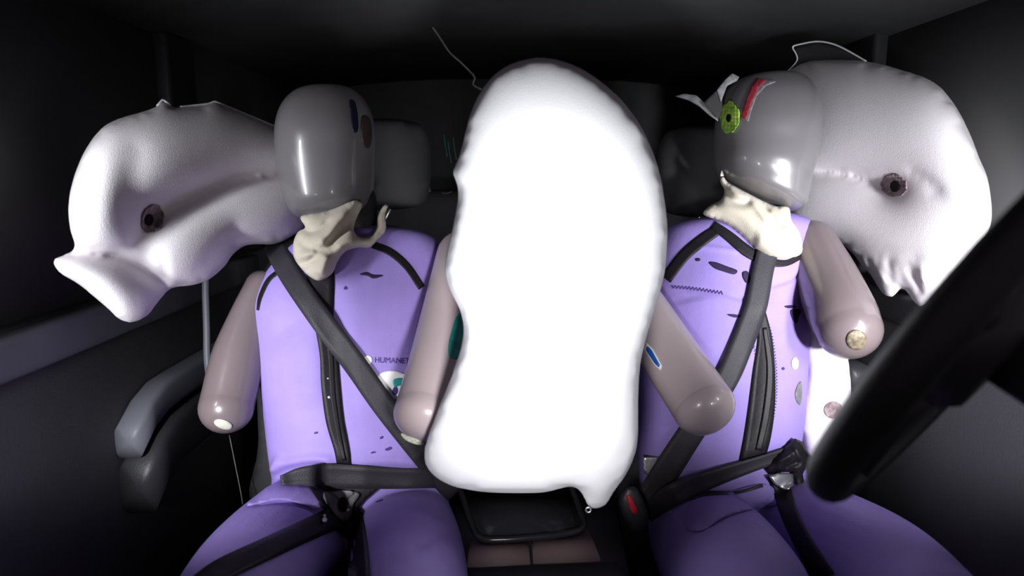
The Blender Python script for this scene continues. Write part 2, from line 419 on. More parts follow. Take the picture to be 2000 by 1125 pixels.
def door(name, x, s):
    d = bpy.data.objects.new(name, None); C.objects.link(d); d.location = (x, 1.2, 0.12); d.matrix_world = Matrix.Translation(d.location); struct(d)
    ys = [0.35+0.15*i for i in range(12)]; ya = [(1.27 if s < 0 else 1.5)+0.06*i for i in range(22 if s < 0 else 19)]
    obj('door_panel', box_bm((min(x, x+s*0.06), 0.3, 0.12), (max(x, x+s*0.06), 2.85, 0.90), 0.01), M['doorm'], d)
    obj('sill_trim', strip_x(x, x-s*0.035, ys, [0.865 for y in ys], 0.036, 0.006), M['trim'] if s < 0 else M['plastic'], d)  # right trims use darker plastic: that corner's shade put into their colour
    obj('armrest_trim', strip_x(x, x-s*0.055, ya, [0.668-2.6*max(0, 1.42-y)**2 for y in ya], 0.034, 0.008), M['trim'] if s < 0 else M['plastic'], d)
    obj('armrest_pad', strip_x(x, x-s*0.075, ya, [0.568-2.6*max(0, 1.42-y)**2 for y in ya], 0.055, 0.02), M['plastic'], d)
    obj('window_frame', box_bm((min(x, x+s*0.05), 1.62, 0.9), (max(x, x+s*0.05), 1.76, 1.47), 0.01), M['plastic'], d)
    return d
door('door_1', XL, -1); door('door_2', XR, 1)
struct(obj('window_1', box_bm((XL-0.035, 0.4, 0.9), (XL-0.03, 2.88, 1.50), 0), M['glass']))
struct(obj('window_2', box_bm((XR+0.03, 0.4, 0.9), (XR+0.035, 2.88, 1.50), 0), M['glass']))

dash_blocker = struct(obj('trim_dash_blocker', box_bm((-0.8, -0.05, 0.35), (0.84, 0.5, 0.796), 0.01), M['plastic']))  # unseen, put in and sized to keep lamp light off the thighs
struct(obj('trim_binnacle_blocker', box_bm((0.22, 0.16, 0.80), (0.60, 0.40, 0.865), 0.02), M['plastic']))  # unseen raised block, added to shade the right dummy's outer thigh
# rear bench
rs = empty('rear_bench_seat', (0, 2.4, 0.12), 'dark rear bench seat in the shadow behind the two front seats', 'seat')
obj('bench_backrest', box_bm((-0.72, 2.32, 0.45), (0.72, 2.50, 1.08), 0.05), M['seat'], rs)
obj('bench_cushion', box_bm((-0.72, 1.85, 0.125), (0.72, 2.34, 0.50), 0.05), M['seat'], rs)

# front seats
def front_seat(cx, label, bx, hx, hy, dd, lean):
    base = P(cx, 1010, 1.42); t = empty('front_seat', (base.x, base.y, 0.12), label, 'seat', 'front seats')
    o = [(cx-195+lean, 620), (cx-175+lean, 520), (cx-110+lean, 455), (cx+10+lean, 435), (cx+120+lean, 455), (cx+175+lean, 520), (cx+190, 640), (cx+185, 860), (cx+180, 1000), (cx-180, 1000), (cx-190, 860)]
    obj('backrest', inflate(o, lambda x, y: dd, 0.055, 0.07, 14, power=0.35), M['seat'], t)
    hr = [(hx-100, hy-65), (hx-60, hy-95), (hx+60, hy-95), (hx+100, hy-65), (hx+105, hy+30), (hx+75, hy+75), (hx-75, hy+75), (hx-105, hy+30)]
    h = obj('headrest', inflate(hr, lambda x, y: dd+0.03, 0.05, 0.06, 10, power=0.4), M['seat'], t)
    for s in (-1, 1): obj('headrest_post', tube([P(hx+s*35, hy+60, dd+0.03), P(cx+lean+s*35, 470, dd+0.04)], 0.006), M['metal'], t)
    b = box_bm((base.x-0.23, 0.88, 0.22), (base.x+0.23, 1.54, 0.37), 0.04); obj('seat_cushion', b, M['seat'], t)
    obj('seat_base', box_bm((base.x-0.19, 0.95, 0.12), (base.x+0.19, 1.5, 0.23), 0.02), M['plastic'], t)
    return t
front_seat(695, 'dark front seat under the purple dummy on the left', 695, 735, 330, 1.54, 0)
front_seat(1410, 'dark front seat under the purple dummy near the steering wheel', 1410, 1390, 345, 1.60, 20)

# ------------------------------------------------------------ the dummy on the left
dl = empty('crash_test_dummy', P(690, 990, 1.42), 'purple-suited crash test dummy seated on the left, brown grey featureless head on cream neck cloth', 'crash test dummy', 'seated crash test dummies')
torso = loft([(668, 445, 1.40, 50, 4, 0.05), (688, 466, 1.40, 118, 18, 0.085), (692, 500, 1.40, 164, 30, 0.105), (688, 550, 1.39, 184, 26, 0.118), (686, 600, 1.38, 186, 16, 0.125),
              (688, 700, 1.37, 176, 6, 0.125), (694, 800, 1.36, 171, 2, 0.122), (700, 880, 1.36, 168, 0, 0.122), (706, 935, 1.37, 166, 0, 0.12), (708, 1000, 1.38, 168, 0, 0.12), (708, 1060, 1.40, 150, 0, 0.10)])
tl = limb([(622, 1005, 1.34, 0.098), (560, 1055, 1.20, 0.098), (490, 1130, 1.04, 0.092), (420, 1225, 0.92, 0.078)])
tr = limb([(790, 1030, 1.34, 0.100), (796, 1085, 1.20, 0.101), (800, 1160, 1.05, 0.094), (800, 1260, 0.93, 0.078)])
me = remesh(merge_bms([torso, tl, tr]+lower_leg(420, 1225, 0.92, -0.03)+lower_leg(800, 1260, 0.93, 0.02)), 0.0045, 6)
sculpt(me, [
 ([(470, 985), (540, 975), (600, 985), (640, 1012)], 7, -0.012, 'g'), ([(490, 962), (550, 952), (610, 962), (645, 990)], 16, 0.012, 'g'),
 ([(535, 925), (560, 905), (620, 895), (660, 905)], 9, 0.008, 'g'),
 ([(536, 915), (545, 900)], 10, 0.010, 'full'),
 ([(540, 938), (600, 932), (700, 936), (860, 934)], 22, -0.012, 'g'),
 ([(640, 530), (650, 620), (655, 720), (670, 820), (690, 900)], 26, -0.010, 'g'),
 ([(640, 980), (668, 1020), (660, 1080)], 24, -0.012, 'g'),
 ([(690, 905), (760, 900), (830, 905)], 10, 0.005, 'g'),
 ([(730, 1010), (800, 1000), (880, 1035)], 16, 0.004, 'g'),
 ([(560, 640), (600, 700), (600, 800)], 40, 0.006, 'g'),
 ([(800, 1075), (850, 1050), (900, 1045)], 12, -0.005, 'g'),
])
suit = obj('purple_suit', me, M['suit'], dl); bl = bvh_of([suit])
def limb_part(name, rows, m, parent, **k): return obj(name, limb(rows, **k), m, parent)
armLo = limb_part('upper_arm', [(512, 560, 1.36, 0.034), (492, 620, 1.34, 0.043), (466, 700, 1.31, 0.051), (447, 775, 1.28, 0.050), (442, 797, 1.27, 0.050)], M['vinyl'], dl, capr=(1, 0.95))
armLi = limb_part('upper_arm', [(902, 500, 1.32, 0.050), (886, 580, 1.26, 0.052), (864, 680, 1.20, 0.053), (838, 780, 1.15, 0.053), (829, 812, 1.13, 0.053)], M['vinyl_lit'], dl, capr=(1, 0.75))
for a in (armLo,): patch('pale_end_cap', ell(436, 829, 19, 9, 0.3), M['cap'], bvh_of([a]), a, 0.000, 0.002, 4)
ba = bvh_of([armLi])
patch('pale_end_cap', [(783, 846), (800, 853), (824, 862), (830, 868), (812, 868), (790, 858)], M['cap'], ba, armLi, 0.0, 0.003, 4)
patch('teal_sticker', [(884, 640), (892, 618), (912, 612), (914, 690), (880, 700), (876, 672)], M['teal'], ba, armLi, 0.0, 0.001, 6)
headL = obj('head', loft([(646, 174, 1.36, 12, 0, 0.02), (645, 178, 1.36, 46, 0, 0.05), (642, 193, 1.36, 70, 0, 0.075), (639, 222, 1.355, 86, 0, 0.095), (637, 262, 1.35, 92, 0, 0.106), (637, 310, 1.352, 91, 0, 0.105),
     (640, 355, 1.357, 87, 0, 0.102), (643, 392, 1.36, 79, 2, 0.096), (645, 412, 1.365, 71, 4, 0.090), (647, 421, 1.36, 60, 5, 0.073), (648, 425, 1.34, 40, 5, 0.05)], n=56, e=2.3), M['head'], dl)
bh = bvh_of([headL])
lab(patch('ear_sensor', [(708, 228), (722, 232), (727, 262), (722, 288), (710, 284), (705, 256)], M['pad'], bh, headL, -0.001, 0.006, 4), 'small brown ear-side pad')
patch('blue_tape', [(682, 196), (694, 200), (700, 236), (698, 258), (688, 254), (685, 225)], M['dblue'], bh, headL, 0.0, 0.001, 4)
obj('neck', limb([(690, 395, 1.38, 0.048), (692, 440, 1.38, 0.048), (690, 490, 1.40, 0.055)]), M['rim'], dl)
patch('suit_hem', [(556, 946), (612, 953), (622, 972), (628, 990), (614, 994), (592, 986), (545, 976), (482, 988), (510, 962)], M['suit'], bl, dl, 0.0, 0.006, 5)
# black trims on the suit
ribbon('shoulder_stripe', [(728, 478, 14), (762, 492, 15), (795, 520, 15), (824, 562, 15)], M['black'], bl, dl, 0.0005, 0.0015)
ribbon('shoulder_stripe', [(548, 527, 9), (524, 547, 9), (508, 580, 8), (503, 606, 5)], M['black'], bl, dl, 0.0005, 0.0015, step=4)
ribbon('zip_stripe', [(624, 515, 60), (628, 560, 50), (632, 620, 40), (642, 690, 36), (646, 750, 38), (654, 820, 36), (668, 880, 30), (674, 925, 28)], M['black'], bl, dl, 0.0005, 0.002, 2)
ribbon('zip', [(638, 640, 10), (646, 700, 9), (650, 770, 9), (660, 840, 8), (672, 900, 7)], M['black'], bl, dl, 0.003, 0.002, 2)
for x, y, r in ((643, 776, 3.5), (641, 739, 2.5)): patch('stud', ell(x, y, r, r), M['metal'], bl, dl, 0.005, 0.001, 2)
text_on('printed_word', 'HUMANETICS', 731, 708, 11, 0.03, M['inkp'], bl, dl, 0.001)
patch('white_marker', ell(718, 703, 9, 9), M['white'], bl, dl, 0.001, 0.001, 3)
lb = patch('oval_label', ell(772, 752, 40, 27, 0.25), M['white'], bl, dl, 0.001, 0.001, 5)
patch('teal_logo', [(768, 742), (780, 738), (796, 742), (790, 752), (776, 754), (772, 760), (768, 752)], M['teal'], bl, lb, 0.0025, 0.0005, 3)
patch('printed_ring', [(766, 764), (770, 756), (776, 758), (776, 768), (770, 772)], M['inkp'], bl, lb, 0.0025, 0.0005, 2)
patch('ink_smudge', [(702, 536), (716, 531), (728, 536), (748, 537), (742, 541), (728, 544), (718, 539)], M['ink'], bl, dl, 0.0008, 0.0005, 3)
for x, y, rx, ry in ((675, 562, 4, 3), (745, 855, 4, 3), (760, 876, 7, 3), (728, 884, 5, 2), (742, 978, 8, 2), (617, 845, 4, 2)):
    patch('ink_smudge', ell(x, y, rx, ry, -0.3, 9, 0.3), M['inkp'], bl, dl, 0.0008, 0.0005, 2)
# groin straps and buckle plate
ribbon('leg_strap', [(700, 985, 40), (660, 1008, 46), (600, 1035, 44), (520, 1072, 44), (430, 1115, 46), (370, 1160, 46)], M['black'], bl, dl, 0.004, 0.003, 3)
ribbon('leg_strap', [(655, 985, 34), (688, 1010, 36), (698, 1060, 38), (702, 1130, 44)], M['black'], bl, dl, 0.004, 0.003, 3)
patch('groin_panel', [(603, 950), (745, 950), (712, 978), (694, 1000), (698, 1030), (676, 1052), (655, 1032), (640, 1000), (618, 975)], M['black'], bl, dl, 0.004, 0.004, 5, False)
patch('groin_opening', [(632, 962), (700, 962), (690, 985), (684, 1010), (672, 1018), (650, 1000)], M['wire'], bl, dl, 0.0125, 0.001, 5)
patch('groin_plate', [(648, 962), (660, 958), (686, 958), (692, 964), (680, 972), (672, 982), (660, 972)], M['tapeedge'], bl, dl, 0.0140, 0.002, 4, False)
patch('groin_slot', ell(670, 985, 9, 15), M['hole'], bl, dl, 0.0165, 0.001, 4)
for x, y, r in ((634, 1007, 3), (634, 1015, 5), (680, 996, 3)): patch('stud', ell(x, y, r, r), M['white'], bl, dl, 0.0165, 0.002, 2)
# neck shroud
shl = [(588, 422), (640, 412), (690, 392), (708, 398), (697, 425), (691, 448), (702, 462), (724, 461), (735, 445), (738, 422), (748, 403), (759, 400), (753, 418), (754, 448),
       (738, 468), (722, 483), (697, 484), (674, 492), (660, 510), (648, 535), (624, 548), (606, 541), (588, 524), (574, 502), (573, 474), (582, 453), (596, 444)]
obj('neck_cloth', inflate(shl, lambda x, y: 1.29-0.0003*(y-400)+0.0007*max(0, x-690), 0.045, 0.02, 3.6, power=0.5,
    folds=[([(706, 398), (680, 438), (655, 464), (636, 480)], 10, -0.016), ([(684, 412), (660, 432), (640, 462), (615, 478)], 12, 0.010), ([(576, 462), (596, 480), (625, 487), (652, 478)], 7, -0.006),
           ([(588, 440), (606, 452), (628, 444), (650, 425)], 7, -0.010), ([(576, 515), (600, 512), (618, 500)], 6, -0.010), ([(580, 500), (600, 496), (618, 490)], 7, 0.006),
           ([(650, 492), (680, 474), (725, 472), (745, 455)], 11, 0.012), ([(640, 495), (632, 520), (625, 540)], 12, 0.014), ([(596, 530), (610, 520)], 6, -0.006)]), M['shroud'], dl)

# ------------------------------------------------------------ the dummy on the right
dr = empty('crash_test_dummy', P(1405, 990, 1.46), 'purple-suited crash test dummy behind the steering wheel, green sticker and red tape on its head', 'crash test dummy', 'seated crash test dummies')
torso = loft([(1480, 415, 1.46, 50, 0, 0.05), (1452, 436, 1.46, 130, 0, 0.085), (1436, 470, 1.46, 150, -4, 0.105), (1424, 540, 1.45, 157, -4, 0.118), (1416, 620, 1.44, 158, 0, 0.125),
              (1408, 710, 1.43, 160, 0, 0.125), (1402, 800, 1.42, 161, 0, 0.122), (1400, 870, 1.42, 155, 0, 0.12), (1410, 930, 1.42, 160, 0, 0.12), (1420, 1000, 1.43, 165, 0, 0.12), (1425, 1050, 1.43, 150, 0, 0.10)])
tl = limb([(1370, 1045, 1.36, 0.107), (1410, 1100, 1.20, 0.112), (1460, 1180, 1.02, 0.102), (1500, 1290, 0.90, 0.08)])
tr = limb([(1545, 1020, 1.38, 0.095), (1630, 1060, 1.22, 0.095), (1730, 1120, 1.06, 0.09), (1830, 1210, 0.92, 0.078)])
me = remesh(merge_bms([torso, tl, tr]+lower_leg(1500, 1290, 0.90, 0.0)+lower_leg(1830, 1210, 0.92, 0.02)), 0.0045, 6)
sculpt(me, [
 ([(1360, 1034), (1420, 1006), (1470, 998), (1515, 982)], 7, -0.010, 'g'), ([(1350, 1010), (1420, 985), (1470, 978), (1515, 962)], 15, 0.010, 'g'),
 ([(1385, 975), (1440, 962), (1490, 945)], 10, 0.006, 'g'),
 ([(1310, 560), (1400, 570), (1470, 590)], 5, -0.003, 'g'),
 ([(1490, 600), (1500, 700), (1490, 800), (1470, 890)], 26, -0.010, 'g'),
 ([(1330, 960), (1400, 950), (1480, 915), (1560, 885)], 20, -0.010, 'g'),
 ([(1500, 560), (1545, 545), (1572, 535)], 5, -0.004, 'g'),
 ([(1345, 480), (1400, 486), (1450, 492)], 5, 0.003, 'g'),
 ([(1390, 700), (1360, 620), (1350, 580)], 40, 0.005, 'g'),
])
suitR = obj('purple_suit', me, M['suit'], dr); br = bvh_of([suitR])
patch('suit_hem', [(1352, 978), (1420, 962), (1498, 945), (1518, 984), (1460, 997), (1415, 1010), (1372, 1036), (1340, 1030)], M['suit'], br, dr, 0.0, 0.006, 5)
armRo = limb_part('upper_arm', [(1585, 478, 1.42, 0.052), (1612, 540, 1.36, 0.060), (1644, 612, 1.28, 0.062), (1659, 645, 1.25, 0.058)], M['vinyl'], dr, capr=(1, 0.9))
armRi = limb_part('upper_arm', [(1225, 560, 1.38, 0.050), (1268, 630, 1.33, 0.054), (1320, 712, 1.27, 0.056), (1368, 785, 1.22, 0.057), (1376, 797, 1.21, 0.057)], M['vinyl_lit'], dr, capr=(1, 0.75))
sn = patch('round_sensor', ell(1673, 664, 20, 20), M['brass'], bvh_of([armRo]), armRo, 0.0, 0.002, 4)
bri = bvh_of([armRi])
bb = patch('blue_label', [(1262, 668), (1274, 680), (1293, 714), (1290, 724), (1278, 714), (1258, 682)], M['white'], bri, armRi, 0.0005, 0.001, 4, False)
patch('blue_field', [(1264, 676), (1273, 684), (1289, 713), (1287, 718), (1278, 709), (1261, 683)], M['blue'], bri, bb, 0.0018, 0.0005, 4, False)
headR = obj('head', loft([(1494, 149, 1.44, 12, 0, 0.02), (1494, 153, 1.44, 48, 4, 0.05), (1496, 168, 1.44, 74, 4, 0.075), (1498, 200, 1.435, 89, 0, 0.098), (1497, 245, 1.43, 94, -2, 0.108), (1494, 290, 1.43, 93, -6, 0.108),
     (1490, 330, 1.42, 86, -14, 0.100), (1491, 362, 1.42, 78, -20, 0.090), (1494, 380, 1.42, 70, -24, 0.082), (1498, 392, 1.42, 52, -20, 0.065), (1502, 398, 1.42, 30, -12, 0.04)], n=56, e=2.5), M['head'], dr)
bh = bvh_of([headR])
gs = patch('green_target_sticker', ell(1425, 229, 19, 31, 0.05, 26, 0.09), M['green'], bh, headR, 0.001, 0.003, 2.5, wob=0.003)
patch('target_centre', ell(1423, 231, 5, 8), M['hole'], bh, gs, 0.0075, 0.001, 3)
rt = patch('red_tape_edge', [(1478, 152), (1508, 154), (1516, 160), (1496, 168), (1478, 188), (1468, 215), (1462, 238), (1446, 232), (1456, 195), (1466, 170)], M['tapeedge'], bh, headR, 0.0008, 0.0008, 4, False)
patch('red_tape', [(1478, 153), (1497, 156), (1482, 172), (1470, 196), (1462, 220), (1458, 234), (1446, 229), (1456, 195), (1466, 170)], M['red'], bh, rt, 0.002, 0.0008, 4, False)
lab(patch('tape_flap', [(1318, 188), (1335, 183), (1360, 186), (1375, 200), (1393, 216), (1404, 238), (1386, 226), (1366, 208), (1345, 196)], M['tapeedge'], None, headR, 0, 0.001, 5, False, dfn=lambda x, y: 1.37+(1404-x)*0.0004), 'torn grey tape end')
lab(patch('tape_flap', [(1400, 176), (1416, 156), (1430, 143), (1444, 150), (1440, 158), (1420, 168), (1408, 200)], M['tapeedge'], None, headR, 0, 0.001, 5, False, dfn=lambda x, y: 1.37), 'torn grey tape end')
lab(patch('tape_flap', [(1375, 200), (1400, 176), (1412, 170), (1410, 215), (1402, 236)], M['flap'], None, headR, 0, 0.001, 5, False, dfn=lambda x, y: 1.372), 'dark tape web between the torn ends')
obj('neck', limb([(1480, 370, 1.46, 0.048), (1490, 410, 1.46, 0.048), (1495, 460, 1.46, 0.055)]), M['rim'], dr)
ribbon('shoulder_stripe', [(1402, 448, 22), (1370, 470, 24), (1335, 500, 24), (1300, 545, 24)], M['black'], br, dr, 0.0005, 0.0015)
ribbon('collar_edge', [(1392, 438, 16), (1425, 462, 20), (1462, 492, 22), (1500, 510, 18), (1535, 514, 12), (1566, 500, 10)], M['black'], br, dr, 0.0008, 0.002)
ribbon('zip_stripe', [(1486, 600, 14), (1494, 660, 28), (1492, 730, 44), (1487, 800, 52), (1478, 860, 52), (1466, 905, 46)], M['black'], br, dr, 0.0005, 0.002, 2)
ribbon('zip', [(1494, 640, 8), (1504, 720, 12), (1498, 800, 14), (1482, 880, 12)], M['black'], br, dr, 0.003, 0.002, 2)
zigzag('zigzag_stitching', [(1312, 560), (1350, 563), (1412, 572)], 3, 7, 2.2, M['inkp'], br, dr)
zigzag('zigzag_stitching', [(1492, 612), (1508, 660), (1516, 730), (1514, 790), (1500, 860), (1486, 890)], 2.5, 6, 1.8, M['inkp'], br, dr)
zigzag('zigzag_stitching', [(1466, 660), (1476, 690), (1476, 730)], 2.5, 6, 1.8, M['inkp'], br, dr)
for o_ in ([(1384, 512), (1398, 512), (1420, 520), (1440, 528), (1434, 536), (1412, 530), (1396, 524)], [(1450, 532), (1460, 530), (1466, 545), (1460, 554), (1452, 545)],
           [(1358, 505), (1366, 504), (1368, 509), (1360, 510)], [(1420, 614), (1436, 614), (1448, 618), (1434, 620)], [(1532, 598), (1548, 596), (1556, 600), (1540, 602)],
           [(1544, 606), (1564, 604), (1560, 620), (1556, 632), (1548, 624)]):
    patch('ink_smudge', o_, M['ink'], br, dr, 0.0008, 0.0005, 3)
patch('ink_smudge', ell(1530, 720, 3, 3), M['inkp'], br, dr, 0.0008, 0.0005, 2)
patch('white_marker', ell(1553, 710, 7, 12), M['white'], br, dr, 0.001, 0.001, 3)
patch('oval_label', [(1553, 770), (1558, 752), (1565, 745), (1567, 762), (1564, 790), (1557, 786)], M['tapeedge'], br, dr, 0.001, 0.001, 4)
shr = [(1410, 332), (1418, 352), (1440, 366), (1474, 384), (1512, 402), (1540, 404), (1546, 430), (1562, 456), (1566, 494), (1536, 507), (1500, 503), (1470, 486), (1441, 457), (1412, 435), (1374, 419), (1386, 402), (1408, 390), (1415, 372), (1407, 355)]
obj('neck_cloth', inflate(shr, lambda x, y: 1.39-0.0003*(y-400), 0.055, 0.02, 4.2,
    folds=[([(1412, 372), (1430, 392), (1455, 396), (1468, 384)], 8, -0.012), ([(1478, 390), (1502, 418), (1520, 436), (1536, 440)], 7, -0.016), ([(1412, 345), (1440, 374), (1470, 392), (1492, 420), (1510, 440)], 9, 0.014),
           ([(1385, 415), (1430, 425), (1460, 455), (1480, 480)], 12, -0.004), ([(1500, 408), (1520, 422), (1536, 428)], 6, 0.010), ([(1470, 470), (1510, 478), (1555, 475)], 22, 0.008)]), M['shroud'], dr)
# crumpled strap end at the hip
ribbon('leg_strap', [(1512, 925, 26), (1528, 960, 34), (1540, 1000, 34), (1568, 1060, 36), (1610, 1130, 42)], M['black'], br, dr, 0.002, 0.003, 3)
patch('hip_plate', [(1501, 930), (1520, 924), (1549, 925), (1550, 942), (1541, 956), (1530, 956), (1512, 946)], M['metal'], br, dr, 0.014, 0.002, 5, False)
hp = [(1505, 900), (1530, 876), (1552, 856), (1566, 862), (1578, 885), (1580, 905), (1568, 925), (1572, 950), (1560, 985), (1548, 975), (1552, 940), (1548, 922), (1520, 922), (1500, 928), (1492, 915)]
obj('crumpled_strap', inflate(hp, lambda x, y: 1.31, 0.02, 0.02, 5, folds=[([(1515, 905), (1550, 885)], 5, 0.01), ([(1530, 915), (1565, 900)], 4, -0.01), ([(1550, 870), (1565, 900)], 4, 0.008)], smooth_outline=False), M['black'], dr)

# ------------------------------------------------------------ seat belts
bl2 = bvh_of([suit]); 
def belt(loc, label, strips, bv):
    t = empty('seat_belt', loc, label, 'seat belt', 'front seat belts')
    for nm, pts, kw in strips: ribbon(nm, pts, M['belt'], bv, t, **kw)
    return t
tb = belt(P(885, 960, 1.32), 'black seat belt across the chest and lap of the left dummy', [
 ('shoulder_webbing', [(512, 425, 42), (540, 490, 42), (575, 550, 44), (640, 642, 46), (694, 713, 46), (748, 790, 46), (808, 868, 44), (862, 935, 42), (890, 965, 40)], dict(off=0.006, bridge=True, smooth_n=6, lead=(95, 1.62))),
 ('lap_webbing', [(548, 938, 18), (590, 930, 36), (640, 930, 48), (700, 932, 46), (780, 935, 40), (860, 935, 38), (890, 945, 36)], dict(off=0.008, bridge=True, smooth_n=4))], bl2)
tb2 = belt(P(1250, 1010, 1.36), 'black seat belt across the chest and lap of the dummy by the steering wheel', [
 ('shoulder_webbing', [(1520, 440, 40), (1503, 480, 42), (1490, 530, 42), (1476, 600, 44), (1446, 680, 46), (1414, 748, 48), (1340, 860, 52), (1292, 935, 54), (1250, 1005, 50)], dict(off=0.006, bridge=True, smooth_n=6)),
 ('lap_webbing', [(1262, 1008, 30), (1300, 975, 44), (1350, 950, 42), (1410, 928, 34), (1480, 905, 26), (1540, 885, 24)], dict(off=0.010, bridge=True, smooth_n=4)),
 ('lap_webbing', [(1290, 990, 10), (1370, 965, 10), (1440, 962, 6), (1490, 948, 7)], dict(off=0.006))], br)
bk = empty('belt_buckle', P(1240, 1000, 1.30), 'black seat belt buckle with a red release button beside the console', 'buckle')
bo = [(1212, 962), (1226, 950), (1246, 956), (1266, 1000), (1262, 1030), (1244, 1042), (1226, 1030), (1208, 985)]
obj('buckle_body', inflate(bo, lambda x, y: 1.27, 0.015, 0.02, 5, power=0.3), M['plastic'], bk)
patch('release_button', [(1222, 968), (1231, 966), (1246, 998), (1243, 1004), (1233, 1001)], M['redb'], bvh_of([bk.children[0]]), bk, 0.0, 0.003, 4, False)
bt = bmesh.new()
obj('belt_tongue', patch('t', [(1254, 892), (1292, 892), (1286, 908), (1270, 930), (1256, 924)], M['metal'], None, None, 0, 0.003, 6, False, dfn=lambda x, y: 1.34).data, M['metal'], bk)
bpy.data.objects.remove(bpy.data.objects['t'])

# ------------------------------------------------------------ airbags
cl = empty('curtain_airbag', P(340, 230, 1.2), 'inflated white curtain airbag along the left window with two long lobes', 'airbag', 'inflated airbags')
oL = [(600, 300), (585, 262), (548, 252), (480, 222), (419, 198), (408, 203), (357, 208), (341, 210), (328, 203), (318, 194), (308, 206), (277, 218), (237, 229), (201, 247), (170, 286), (145, 341), (133, 399), (137, 452), (146, 482),
      (120, 498), (101, 508), (117, 535), (148, 552), (179, 577), (210, 603), (232, 624), (259, 631), (288, 618), (303, 599), (322, 576), (340, 562), (374, 559), (410, 546), (440, 520), (455, 498), (484, 479), (539, 477), (574, 460), (600, 440), (610, 370)]
dL = lambda x, y: 1.42-0.00085*(560-x)-0.00010*(y-400)
seamL = [([(600, 332), (548, 340), (470, 350), (420, 370), (370, 393), (330, 413), (300, 430)], 20.0, 6), ([(101, 506), (150, 494), (190, 497), (238, 506), (281, 528), (320, 556)], 20, 6),
         ([(293, 440), (284, 490), (280, 528)], 0.5, 16), ([(262, 290), (258, 380), (275, 450), (270, 490)], 0.05, 20), ([(462, 440), (458, 470), (474, 486)], 0.25, 6)]
bagL = obj('bag', remesh(inflate(oL, dL, 0.10, 0.07, 8, seamL, depth_of_seam=0.85, folds=[([(210, 500), (260, 480), (275, 440)], 14, -0.008), ([(400, 520), (440, 480)], 4, -0.003), ([(380, 530), (420, 490)], 4, -0.003), ([(500, 465), (560, 455)], 4, -0.003),
     ([(310, 490), (320, 520), (324, 556)], 6, -0.006)]), 0.0045, 8), M['bag'], cl)
bbl = bvh_of([bagL])
v = patch('vent_ring', ell(298, 428, 21, 28, 0.3, 30, 0.07), M['vent'], bbl, cl, 0.0005, 0.0015, 2.5, wob=0.004); patch('vent_hole', ell(292, 430, 8, 12, 0.2), M['hole'], bbl, v, 0.0065, 0.001, 3)
for pts in ([(307, 207), (318, 194), (333, 206)], [(352, 209), (408, 203), (419, 198), (470, 219), (548, 251)]):
    q = resample(cat_rom(pts, 1), 5); obj('edge_piping', tube([P(x, y, dL(x, y)) for x, y in q], 0.0022, 8), M['bagw'], cl)
cr = empty('curtain_airbag', P(1760, 130, 1.2), 'inflated white curtain airbag on the right, ragged tabs hanging under it', 'airbag', 'inflated airbags')
oR = [(1540, 300), (1535, 200), (1529, 150), (1553, 130), (1578, 119), (1622, 116), (1695, 119), (1769, 138), (1822, 158), (1857, 192), (1891, 251), (1912, 305), (1930, 350), (1938, 410), (1932, 450), (1906, 480), (1862, 535), (1820, 590), (1798, 604), (1780, 584), (1762, 562),
      (1748, 580), (1736, 581), (1722, 574), (1710, 556), (1698, 536), (1680, 516), (1658, 488), (1622, 467), (1578, 447), (1548, 434), (1535, 380)]
dR = lambda x, y: 1.60-0.00115*(x-1560)
seamR = [([(1540, 336), (1573, 335), (1622, 336), (1671, 344), (1710, 358), (1735, 363)], 20.0, 6), ([(1765, 345), (1800, 362), (1842, 384)], 0.06, 14), ([(1750, 366), (1730, 372)], 0.3, 14), ([(1658, 486), (1720, 512), (1790, 505)], 0.12, 10), ([(1765, 560), (1758, 530)], 0.5, 5)]
bagR = obj('bag', remesh(inflate(oR, dR, 0.11, 0.07, 8.5, seamR, depth_of_seam=0.75, folds=[([(1690, 500), (1712, 548)], 4, -0.008), ([(1715, 520), (1728, 560)], 4, 0.008), ([(1735, 500), (1742, 560)], 5, -0.006), ([(1775, 520), (1800, 580)], 6, -0.012),
     ([(1798, 520), (1806, 560)], 5, 0.010), ([(1765, 330), (1805, 350), (1840, 382)], 12, -0.005), ([(1560, 440), (1660, 470), (1760, 490)], 7, -0.003)]), 0.0045, 8), M['bag'], cr)
bbr = bvh_of([bagR])
v = patch('vent_ring', ell(1746, 362, 27, 22, 0.2, 30, 0.06), M['vent'], bbr, cr, 0.0005, 0.0012, 2.5, wob=0.003); patch('vent_hole', ell(1747, 364, 9, 11), M['hole'], bbr, v, 0.005, 0.001, 3)
q = resample(cat_rom([(1524, 153), (1540, 138), (1557, 119), (1555, 105), (1548, 92), (1560, 87), (1593, 81), (1620, 84), (1642, 92), (1668, 106), (1692, 120)], 3), 4)
obj('edge_piping', tube([P(x, y, dR(x, y)) for x, y in q], 0.0020, 8), M['bagw'], cr)
patch('sheer_corner', [(1528, 153), (1556, 120), (1549, 94), (1593, 83), (1640, 94), (1690, 122), (1620, 120), (1570, 126)], M['flap'], None, cr, 0, 0.001, 7, False, dfn=dR)
cc = empty('centre_airbag', P(1050, 960, 1.08), 'large blown-out white centre airbag standing upright between the two dummies', 'airbag', 'inflated airbags')
oC = [(1045, 112), (1105, 120), (1160, 148), (1220, 200), (1264, 268), (1290, 340), (1303, 420), (1305, 480), (1298, 540), (1280, 605), (1262, 665), (1251, 720), (1248, 780), (1248, 850), (1240, 892), (1222, 930), (1198, 966), (1186, 988), (1160, 997), (1148, 992), (1138, 972), (1120, 950),
      (1060, 963), (960, 963), (895, 954), (855, 937), (832, 914), (826, 888), (832, 858), (848, 815), (868, 765), (886, 718), (900, 675), (904, 640), (898, 608), (880, 572), (868, 535), (872, 490), (884, 440), (893, 390), (891, 358), (883, 336), (896, 304), (903, 278), (917, 224), (942, 172), (985, 130)]
